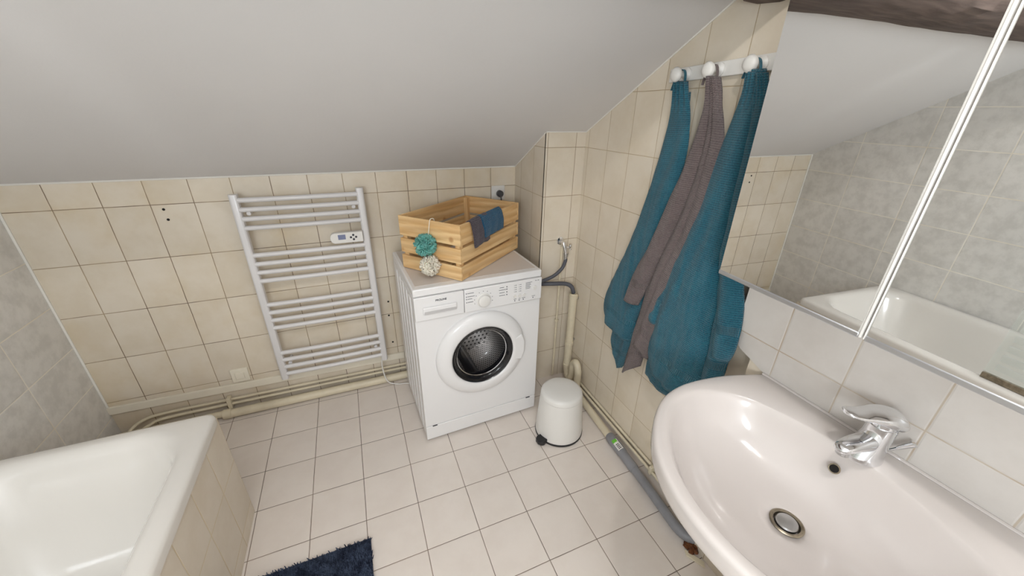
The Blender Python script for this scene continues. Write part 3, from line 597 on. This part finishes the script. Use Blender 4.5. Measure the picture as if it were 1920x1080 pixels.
# ================================================================== CRATE AND WHAT IS ON IT
cr = thing('wooden_crate', (0.395, -0.598, 0.854), 'pale pine slatted crate standing askew on the washing machine', 'crate', rot=(0, 0, math.radians(39.0)))
CL, CW, CH, TH = 0.505, 0.334, 0.250, 0.009
def K(*a, **k): return obj(*a, parent=cr, local=True, **k)
lv = [(0.002, 0.066), (0.080, 0.146), (0.160, CH)]
for y0 in (0, CW - TH):                                # long sides
    for a, b in lv: K('slat', MB().bb((0, y0, a), (CL, y0 + TH, b)), m_pine_x, bevel=0.0012)
for x0 in (-0.0005 - TH, CL + 0.0005):                 # short sides
    for a, b in lv: K('slat', MB().bb((x0, -0.001, a), (x0 + TH, CW + 0.001, b)), m_pine_y, bevel=0.0012)
for x in (0, CL - 0.024):
    for y in (TH + .0005, CW - TH - 0.0245): K('corner_post', MB().bb((x, y, 0.006), (x + 0.024, y + 0.024, CH - 0.006)), m_pine_z, bevel=0.001)
for k in range(4): K('bottom_board', MB().bb((0.002, TH + .026 + k * .068 - .02, 0.000), (CL - 0.002, TH + .026 + k * .068 + .040, 0.006)), m_pine_x)
# flannels over the long front rim (local y = 0 side)
CM = Matrix.Translation(cr.location) @ Matrix.Rotation(math.radians(39.0), 4, 'Z')
def flannel(name, x0, w, out, inn, skew, lift, m, label):
    # path over the rim: inside -> rim -> outside
    path = [(TH + .026 + .03, CH - inn), (TH + .014, CH - inn * .4), (TH + .006, CH - .004), (TH * .5, CH + .007 + lift), (-.006 - lift * .5, CH + .002), (-.012 - lift, CH - .03), (-.014 - lift, CH - out * .6), (-.012 - lift * .8, CH - out)]
    pth = smoothpath([(0, a, b) for a, b in path], 5); nu = 26; vs = []; uvs = []
    tot = 0
    for i, q in enumerate(pth):
        if i: tot += (q - pth[i - 1]).length
        s = i / (len(pth) - 1)
        for j in range(nu + 1):
            u = j / nu
            xx = x0 + (u - .5) * w * (1 + .06 * math.sin(s * 3)) + skew * s
            wv = .003 * math.sin(u * 9 + s * 4) * (abs(s - .5) * 2)
            vs.append(CM @ Vector((xx, q.y - abs(wv) * (1 if s > .5 else -1), q.z + noise.noise(Vector((u * 3, s * 4, x0 * 9))) * .004 + (u - .5) * skew * .25))); uvs.append((u * w, tot))
    mb = MB().add(vs, [(i * (nu + 1) + j, i * (nu + 1) + j + 1, (i + 1) * (nu + 1) + j + 1, (i + 1) * (nu + 1) + j) for i in range(len(pth) - 1) for j in range(nu)])
    return tag(obj(name, mb, m, uvs=uvs, solid=.0045, angle=80), label, 'flannel', 'flannels over the crate edge')
flannel('flannel', 0.108, 0.125, 0.115, 0.09, 0.035, 0.000, m_chart, 'charcoal grey flannel draped over the crate edge, the lower of the two')
flannel('flannel', 0.210, 0.165, 0.088, 0.06, 0.03, 0.006, m_navyt, 'dark blue flannel draped over the crate edge, overlapping the grey one')
# loofahs
def puff(c, r, seed, strips, wide):
    rnd = random.Random(seed); mb = MB(); c = Vector(c)
    mb.ball(c, r * .62, 18, 12)
    for s in range(strips):
        a = Vector((rnd.gauss(0, 1), rnd.gauss(0, 1), rnd.gauss(0, 1))).normalized(); b = a.orthogonal().normalized(); b = Matrix.Rotation(rnd.random() * 6.28, 3, a) @ b
        c2 = a.cross(b); n_ = 30; rad_ = rnd.uniform(.22, .50); inner = []; outer = []; ph = rnd.random() * 6.28; lob = rnd.choice((2, 3, 4))
        for k in range(n_ + 1):
            t = 2 * pi * k / n_ * rnd.choice((1,)); q = rad_ * (1 + .45 * math.sin(lob * t + ph))
            d = (a + b * math.cos(t) * q + c2 * math.sin(t) * q * .75).normalized()
            tip = (d + (b * math.cos(t * 2 + ph) + c2 * math.sin(t * 3)) * .14).normalized()
            inner.append(c + d * r * .58); outer.append(c + tip * r * (1 + .10 * math.sin(5 * t + ph) - rnd.random() * wide))
        o = len(mb.v); mb.v += [Vector(v) for v in inner + outer]; m_ = n_ + 1
        mb.f += [(o + k, o + k + 1, o + m_ + k + 1, o + m_ + k) for k in range(n_)]
    return mb
lq = CM @ Vector((-TH - .036, 0.158, 0.150))
lf = thing('bath_puff', lq, 'teal net bath puff hung by a cord on the left side of the crate', 'bath puff', 'bath puffs on the crate')
obj('net', puff(lq, .049, 3, 46, .12), m_puff_t, lf, solid=.0014, angle=80)
cpth = [CM @ Vector(v) for v in ((-TH - .022, .150, .185), (-TH - .014, .149, .225), (-TH - .006, .148, CH + .005), (-.0005, .1475, CH + .008), (.010, .147, CH + .002), (.014, .146, CH - .03), (.002 + .012, .146, CH - .06))]
obj('cord', MB().tube(smoothpath(cpth, 5), .0018, 8), m_puff_c, lf, label='cream cord')
lq2 = CM @ Vector((-TH - .034, 0.140, 0.060))
lf2 = tag(obj('bath_puff', puff(lq2, .046, 11, 60, .2), m_puff_c, solid=.0012, angle=80), 'cream net bath puff hanging just below the teal one', 'bath puff', 'bath puffs on the crate')

# ================================================================== HOOK RAIL AND TOWELS
hr = thing('hook_rail', (XR, -1.1, 1.66), 'white wall rail with round white knobs on the cream tiles', 'hook rail')
vs = [(x, y, zc + dz) for y, zc in ((-0.885, 1.653), (-1.36, 1.668)) for x, dz in ((XR, -.021), (XR - .014, -.021), (XR - .014, .021), (XR, .021))]
obj('rail_board', MB().add(vs, [(3, 2, 1, 0), (4, 5, 6, 7), (0, 1, 5, 4), (1, 2, 6, 5), (2, 3, 7, 6), (3, 0, 4, 7)]), m_whitep, hr, bevel=0.002)
KN = [(-0.966, 1.655), (-1.095, 1.659), (-1.233, 1.663)]
for y, z in KN:
    obj('knob', MB().lathe([(.019, 0), (.019, .006), (.012, .010), (.0085, .022), (.010, .034), (.0200, .042), (.0228, .049), (.0185, .057), (.009, .0605), (.001, .061)], (XR - .014, y, z), (-1, 0, -.08), 32), m_whitep, hr, angle=50)

def poly_at(P, t):
    ls = [0]
    for i in range(1, len(P)): ls.append(ls[-1] + math.dist(P[i], P[i - 1]))
    d = t * ls[-1]
    for i in range(1, len(P)):
        if d <= ls[i] + 1e-9:
            k = (d - ls[i - 1]) / max(1e-9, ls[i] - ls[i - 1]); return (P[i - 1][0] + (P[i][0] - P[i - 1][0]) * k, P[i - 1][1] + (P[i][1] - P[i - 1][1]) * k)
    return P[-1]
class Cloth:
    def __init__(s): s.mb = MB(); s.uv = []
    def sheet(s, Lc, Rc, x_top, x_bot, bulge=.012, folds=0.0, nf=2, ph=0.0, nu=36, nv=70, width=.45, edge=.5, hemwave=.0, seed=0, gather=.12):
        Lc = smooth2(Lc); Rc = smooth2(Rc)
        vs = []; ht = sum(math.dist(Lc[i], Lc[i - 1]) for i in range(1, len(Lc)))
        for i in range(nv + 1):
            t = i / nv; a = poly_at(Lc, t); b = poly_at(Rc, t)
            for j in range(nu + 1):
                u = j / nu
                y = a[0] + (b[0] - a[0]) * u; z = a[1] + (b[1] - a[1]) * u
                x = x_top + (x_bot - x_top) * t
                grow = .35 + .65 * min(1, t * 1.6)
                x -= bulge * (math.sin(pi * min(1, max(0, u)))) ** edge * grow
                x -= folds * grow * math.sin(2 * pi * (nf * u + ph) + .8 * noise.noise(Vector((t * 2.2, seed, 0))))
                g = max(0.0, 1 - t / gather)                # gathers under the loop
                x -= .006 * g * math.sin(u * 2 * pi * 3.5)
                q = noise.noise(Vector((y * 26 + z * 5, z * 3.2, seed * 3.1))); x += (q * .013 + .004 * noise.noise(Vector((y * 60, z * 9, seed)))) * grow
                z += hemwave * math.sin(u * 7 + seed) * max(0, (t - .9) * 10)
                x = min(x, XR - .006)
                vs.append((x, y, z)); s.uv.append((u * width, (1 - t) * ht))
        s.mb.add(vs, [(i * (nu + 1) + j, i * (nu + 1) + j + 1, (i + 1) * (nu + 1) + j + 1, (i + 1) * (nu + 1) + j) for i in range(nv) for j in range(nu)])
        return s
def smooth2(P): return [(v.x, v.y) for v in smoothpath([(a, b, 0) for a, b in P], 4)]
def loop_strip(k, w, x0, drop, parent, m):
    y, z = KN[k]; mb = MB(); pth = smoothpath([(x0, y + w, z - drop), (x0 + .006, y + .022, z - .020), (x0 + .010, y + .0125, z + .003), (x0 + .010, y, z + .0125), (x0 + .010, y - .0125, z + .004), (x0 + .006, y - .022, z - .022), (x0, y - w, z - drop)], 6)
    rings = [[q + Vector((-.0055, 0, 0)), q + Vector((.0055, 0, 0)), q + Vector((.0055, 0, -.0015)), q + Vector((-.0055, 0, -.0015))] for q in pth]
    return obj('hanging_loop', MB().rings(rings), m, parent)

T1 = Cloth()
T1.sheet([(-.945, 1.634), (-.95, 1.53), (-.931, 1.379), (-.893, 1.193), (-.824, .967), (-.759, .811), (-.728, .684), (-.752, .612)],
         [(-1.000, 1.631), (-1.05, 1.476), (-1.052, 1.357), (-1.02, 1.199), (-1.0, 1.021), (-.985, .824), (-.955, .70), (-.936, .585)], 1.072, 1.074, .032, .004, 1.3, .1, width=.35, edge=.7, seed=1)
T1.sheet([(-.955, 1.60), (-.94, 1.3), (-.88, .9), (-.81, .60), (-.812, .483), (-.868, .394)], [(-1.0, 1.60), (-1.04, 1.3), (-1.03, .9), (-1.01, .70), (-.985, .60), (-.905, .42)], 1.088, 1.086, .010, .003, 1.5, .4, width=.3, seed=2)
t1 = obj('hanging_towel', T1.mb, m_teal, loc=(1.06, -.95, .4), uvs=T1.uv, solid=.0055, angle=80)
tag(t1, 'teal terry towel hanging from the leftmost white knob, nearest the washing machine', 'towel', 'towels on the hook rail')
loop_strip(0, .024, 1.062, .048, t1, m_teal)

T2 = Cloth()
T2.sheet([(-1.094, 1.638), (-1.105, 1.555), (-1.085, 1.429), (-1.037, 1.244), (-.991, 1.091), (-.93, .93), (-.903, .807)],
         [(-1.112, 1.638), (-1.14, 1.5), (-1.13, 1.35), (-1.10, 1.2), (-1.06, 1.05), (-1.01, .90), (-.976, .80)], 1.058, 1.052, .040, .002, 1, .2, nu=30, width=.22, edge=.8, seed=3)
T2.sheet([(-1.106, 1.638), (-1.135, 1.5), (-1.12, 1.33), (-1.08, 1.16), (-1.03, 1.0), (-.99, .84), (-.965, .62), (-.946, .424)],
         [(-1.122, 1.637), (-1.17, 1.48), (-1.17, 1.33), (-1.16, 1.2), (-1.13, 1.05), (-1.10, .90), (-1.07, .72), (-1.048, .535)], 1.060, 1.060, .036, .002, 1, .6, nu=30, width=.22, edge=.8, seed=4)
T2.sheet([(-1.116, 1.637), (-1.155, 1.5), (-1.15, 1.35), (-1.12, 1.2), (-1.08, 1.05), (-1.05, .90), (-1.02, .76), (-1.004, .655)],
         [(-1.136, 1.634), (-1.195, 1.483), (-1.208, 1.409), (-1.21, 1.328), (-1.205, 1.206), (-1.19, 1.09), (-1.16, .85), (-1.09, .60)], 1.058, 1.054, .042, .002, 1.2, .0, nu=30, width=.25, edge=.8, seed=5)
t2 = obj('hanging_towel', T2.mb, m_greyt, loc=(1.06, -1.1, .4), uvs=T2.uv, solid=.0055, angle=80)
tag(t2, 'taupe grey terry towel hanging in folds from the middle white knob, between the teal towels', 'towel', 'towels on the hook rail')
loop_strip(1, .022, 1.058, .042, t2, m_greyt)

T3 = Cloth()
T3.sheet([(-1.222, 1.645), (-1.225, 1.581), (-1.205, 1.47), (-1.183, 1.344), (-1.145, 1.179), (-1.112, 1.029), (-1.095, .90), (-1.096, .774), (-1.102, .648), (-1.125, .600)],
         [(-1.262, 1.645), (-1.278, 1.579), (-1.290, 1.446), (-1.300, 1.291), (-1.33, 1.15), (-1.352, 1.01), (-1.364, .859), (-1.372, .72), (-1.33, .585)], 1.060, 1.030, .040, .003, 1.2, .15, width=.40, edge=.6, seed=6)
T3.sheet([(-1.25, 1.645), (-1.27, 1.55), (-1.29, 1.40), (-1.31, 1.2), (-1.34, 1.0), (-1.355, .85), (-1.372, .70)],
         [(-1.270, 1.645), (-1.31, 1.49), (-1.335, 1.205), (-1.375, 1.03), (-1.405, .92), (-1.430, .82), (-1.430, .70)], 1.066, 1.034, .044, .003, 1, .3, nu=30, width=.25, edge=.8, seed=7)
T3.sheet([(-1.26, 1.635), (-1.29, 1.5), (-1.31, 1.2), (-1.35, 1.05), (-1.38, .92), (-1.40, .84)],
         [(-1.285, 1.635), (-1.33, 1.49), (-1.375, 1.205), (-1.415, 1.08), (-1.440, .99), (-1.458, .90), (-1.452, .845)], 1.056, 1.003, .030, .003, 1, .0, nu=30, width=.25, edge=.7, seed=8)
T3.sheet([(-1.235, 1.60), (-1.2, 1.3), (-1.15, 1.0), (-1.11, .75), (-1.078, .60), (-1.080, .52)], [(-1.26, 1.60), (-1.28, 1.3), (-1.29, 1.0), (-1.29, .80), (-1.28, .66), (-1.23, .50)], 1.074, 1.060, .014, .003, 1.4, .3, width=.3, seed=9)
T3.sheet([(-1.15, 1.0), (-1.11, .93), (-1.06, .86), (-1.058, .83), (-1.085, .80)], [(-1.17, 1.0), (-1.14, .93), (-1.12, .87), (-1.12, .82), (-1.12, .79)], 1.030, 1.022, .010, .0, 1, 0, nu=12, nv=20, width=.1, seed=10)
t3 = obj('hanging_towel', T3.mb, m_teal, loc=(1.06, -1.25, .4), uvs=T3.uv, solid=.0055, angle=80)
tag(t3, 'large teal terry towel hanging from the rightmost visible knob, partly behind the mirror cabinet', 'towel', 'towels on the hook rail')
loop_strip(2, .022, 1.058, .036, t3, m_teal)

# ================================================================== MIRROR CABINET
mc = thing('mirror_cabinet', (0.8407, -1.456, 1.166), 'mirrored bathroom cabinet with two doors on the wall above the washbasin', 'cabinet', rot=(0, -0.00942, -0.0590))
def C_(*a, **k): return obj(*a, parent=mc, local=True, **k)
CHT = 0.64
C_('carcass', MB().prism([(0.018, -.001), (0.170, -.001), (0.170 + .037, -.662), (0.018, -.662)], 2, 0.004, CHT - .004), m_whitep, flat=True)
for k, (ya, yb) in enumerate(((0.0, -0.3225), (-0.3325, -0.655))):
    dd_ = C_('door', MB().bb((0.003, yb, 0), (0.017, ya, CHT)), m_whitep)
    obj('mirror', MB().bb((0.0, yb + .0035, .009), (0.003, ya - .0015, CHT - .004)), m_mirror, dd_, local=True, flat=True, label='mirror glass')
    obj('edge_profile', MB().bb((-0.002, yb, -0.002), (0.016, ya, .009)), m_alu, dd_, local=True, bevel=.002, label='satin metal bottom strip')
    y_s = yb if k == 0 else ya
    obj('edge_profile', MB().bb((-0.0025, y_s - (.0045 if k == 0 else .0), 0), (0.016, y_s + (.0 if k == 0 else .0025), CHT)), m_whitep, dd_, local=True, bevel=.0015, label='white vertical edge strip')

# ================================================================== WASHBASIN
SC = Vector((0.778, -1.820, 0))
half = [(1.016, -1.825 + .282), (0.905, -1.825 + .318), (0.79, -1.825 + .332), (0.71, -1.825 + .322), (0.645, -1.825 + .292), (0.58, -1.825 + .238), (0.53, -1.825 + .172), (0.498, -1.825 + .090), (0.488, -1.825)]
outl = half + [(x, -3.65 - y) for x, y in reversed(half[:-1])]
inh = [(0.938, -1.825), (0.930, -1.825 + .075), (0.912, -1.825 + .150), (0.880, -1.825 + .228), (0.820, -1.825 + .280), (0.755, -1.825 + .298), (0.685, -1.825 + .283), (0.618, -1.825 + .232), (0.558, -1.825 + .152), (0.528, -1.825 + .075), (0.519, -1.825)]
innl = inh + [(x, -3.65 - y) for x, y in reversed(inh[1:-1])]
def ray_r(poly, ang):
    dx, dy_ = math.cos(ang), math.sin(ang); best = 0
    for i in range(len(poly)):
        x1, y1 = poly[i][0] - SC.x, poly[i][1] - SC.y; x2, y2 = poly[(i + 1) % len(poly)][0] - SC.x, poly[(i + 1) % len(poly)][1] - SC.y
        ex, ey = x2 - x1, y2 - y1; den = dx * ey - dy_ * ex
        if abs(den) < 1e-12: continue
        t_ = (x1 * ey - y1 * ex) / den; u_ = (x1 * dy_ - y1 * dx) / den
        if t_ > 0 and -1e-6 <= u_ <= 1 + 1e-6: best = max(best, t_)
    return best
o_s = [(v.x, v.y) for v in smoothpath([(a, b, 0) for a, b in half + [(x, -3.65 - y) for x, y in reversed(half[:-1])]], 8)]
i_s = [(v.x, v.y) for v in smoothpath([(a, b, 0) for a, b in innl], 8, closed=True)]
NA = 144
RO = [ray_r(o_s, 2 * pi * k / NA) for k in range(NA)]; RI = [ray_r(i_s, 2 * pi * k / NA) for k in range(NA)]
def ring(fn):
    out = []
    for k in range(NA):
        a = 2 * pi * k / NA; r, z = fn(RO[k], RI[k], a); out.append(SC + Vector((math.cos(a) * r, math.sin(a) * r, z)))
    return out
def bmix(a):                                          # 1 towards the wall, where the tap deck stands higher
    return max(0, math.cos(a)) ** 2
ws = thing('washbasin', (0.80, -1.825, 0), 'large white ceramic washbasin on a pedestal under the mirror cabinet', 'washbasin')
bowl = MB().rings([
    ring(lambda o, i, a: (o * .30, .690)), ring(lambda o, i, a: (o * .58, .710)), ring(lambda o, i, a: (o * .80 , .752)), ring(lambda o, i, a: (o * .92, .790)), ring(lambda o, i, a: (o * .965, .806)), ring(lambda o, i, a: (o * .990, .815)), ring(lambda o, i, a: (o * .999, .826)), ring(lambda o, i, a: (o, .850)),
    ring(lambda o, i, a: (o - .0015, .8565)), ring(lambda o, i, a: (o - .005, .8605)), ring(lambda o, i, a: (o - .011, .862)),
    ring(lambda o, i, a: (i * 1.02, .8595 + .001 * bmix(a))), ring(lambda o, i, a: (i, .856)), ring(lambda o, i, a: (i * .975, .847)), ring(lambda o, i, a: (i * .945, .832)), ring(lambda o, i, a: (i * .90, .808)), ring(lambda o, i, a: (i * .83, .782)), ring(lambda o, i, a: (i * .72, .757)), ring(lambda o, i, a: (i * .56, .738)), ring(lambda o, i, a: (i * .38, .727)), ring(lambda o, i, a: (i * .22, .722)), ring(lambda o, i, a: (.030, .719)), ring(lambda o, i, a: (.025, .705))], cap0=True, cap1=False)
obj('basin_bowl', bowl, m_ceramic, ws, angle=70)
obj('pedestal', MB().rings([[(0.80 + math.cos(2 * pi * k / 40) * a, -1.825 + math.sin(2 * pi * k / 40) * b, z) for k in range(40)] for a, b, z in ((.115, .105, 0), (.11, .10, .03), (.085, .08, .12), (.08, .078, .40), (.095, .09, .60), (.13, .13, .70))]), m_ceramic, ws, angle=50)
dn = obj('drain', MB().lathe([(.026, -.004), (.0325, .0005), (.0335, .0022), (.031, .0035), (.026, .0022), (.024, -.006)], (SC.x, SC.y, .719), n=40, caps=(False, False)), m_tarn, ws, label='tarnished drain ring')
obj('plug', MB().lathe([(.0215, -.004), (.022, .003), (.020, .006), (.012, .008), (.002, .009)], (SC.x, SC.y, .719), n=36), m_steel, dn, label='domed metal plug')
ov = obj('overflow_ring', MB().lathe([(.0108, 0), (.0116, .0012), (.0108, .0026), (.0088, .0024), (.0078, -.004)], (.910, -1.808, .8165), (-.86, .0, .52), 28, (False, False)), m_tarn, ws)
obj('overflow_hole', MB().lathe([(.0092, .0004), (.0001, .0006)], (.910, -1.808, .8165), (-.86, .0, .52), 24), m_hole, ov)

# ================================================================== TAP
fa = thing('basin_mixer', (0.960, -1.826, 0.861), 'chrome single-lever mixer tap on the back edge of the washbasin', 'tap', rot=(0, 0, math.radians(-5)))
def T_(*a, **k): return obj(*a, parent=fa, local=True, **k)
def ellr(cx, cy, z, a, b, n=32, tilt=0): return [Vector((cx + math.cos(2 * pi * k / n) * a, cy + math.sin(2 * pi * k / n) * b, z + tilt * math.cos(2 * pi * k / n) * a)) for k in range(n)]
T_('tap_body', MB().rings([ellr(-.008, 0, 0, .040, .032), ellr(-.008, 0, .003, .040, .032), ellr(-.007, 0, .012, .037, .030), ellr(-.003, 0, .035, .032, .028), ellr(.004, 0, .060, .026, .026), ellr(.006, 0, .086, .0255, .0255, tilt=.10)]), m_chrome, angle=60)
# spout: flattened tube going towards the basin (-x)
sp_r = []
for cx, cz, w_, h_ in ((.006, .040, .020, .020), (-.020, .042, .020, .018), (-.045, .047, .0195, .0145), (-.070, .050, .0185, .0115), (-.092, .0495, .0165, .0095), (-.103, .047, .0125, .0075), (-.108, .045, .006, .004)):
    sp_r.append([Vector((cx, math.copysign(abs(math.cos(a_)) ** .7, math.cos(a_)) * w_, cz + math.copysign(abs(math.sin(a_)) ** .8, math.sin(a_)) * h_)) for a_ in [2 * pi * k / 28 for k in range(28)]])
T_('cartridge_collar', MB().rings([ellr(.006, 0, .078, .0235, .0235, tilt=.1), ellr(.008, 0, .100, .0245, .0245, tilt=.1)]), m_chrome)
T_('spout', MB().rings(sp_r), m_chrome, angle=60)
T_('aerator', MB().lathe([(.0115, 0), (.012, .012), (.0095, .013)], (-.088, 0, .042), (0, 0, -1), 24), m_steel)
lv_r = []
for cx, cz, w_, h_ in ((.037, .088, .010, .008), (.034, .094, .023, .016), (.020, .101, .030, .022), (-.002, .107, .031, .020), (-.022, .111, .028, .015), (-.040, .112, .023, .011), (-.058, .113, .020, .0085), (-.074, .116, .019, .007), (-.084, .118, .016, .0055), (-.090, .119, .009, .004)):
    lv_r.append([Vector((cx, math.cos(a_) * w_, cz + math.sin(a_) * h_)) for a_ in [2 * pi * k / 28 for k in range(28)]])
lev = T_('lever', MB().rings(lv_r), m_chrome, angle=60); lev.rotation_euler = (0, 0, math.radians(-18))
T_('popup_rod', MB().tube([(.030, -.006, -.0), (.040, -.030, .038)], .0028, 8).tube([(.038, -.026, .033), (.047, -.042, .058)], [.004, .0075], 12), m_chrome)

# ================================================================== BATH MAT
def bathmat(x0, x1, y0, y1):
    mb = MB(); rnd = random.Random(5)
    mb.bb((x0 + .004, y0 + .004, .001), (x1 - .004, y1 - .004, .009))
    step = .0052; nx = int((x1 - x0) / step); ny = int((y1 - y0) / step)
    for i in range(nx):
        for j in range(ny):
            x = x0 + (i + rnd.random()) * step; y = y0 + (j + rnd.random()) * step
            h = .010 + rnd.random() * .007; a = rnd.random() * 6.28; r = .0028
            lx, ly = rnd.gauss(0, .004) + .004 * noise.noise(Vector((x * 14, y * 14, 0))), rnd.gauss(0, .004) + .005 * noise.noise(Vector((x * 14, y * 14, 5)))
            b = [(x + math.cos(a + k * 2.094) * r, y + math.sin(a + k * 2.094) * r, .006) for k in range(3)]; tp_ = [(x + lx + math.cos(a + k * 2.094) * r * .5, y + ly + math.sin(a + k * 2.094) * r * .5, .006 + h) for k in range(3)]
            mb.add(b + tp_, [(0, 1, 4, 3), (1, 2, 5, 4), (2, 0, 3, 5), (3, 4, 5)])
    return mb
bm_ = obj('bath_mat', bathmat(-0.545, -0.125, -1.62, -1.012), m_matf, flat=True); bm_['skipn'] = 1; tag(bm_, 'dark navy shaggy bath mat on the floor beside the bathtub', 'bath mat')

fix_normals()
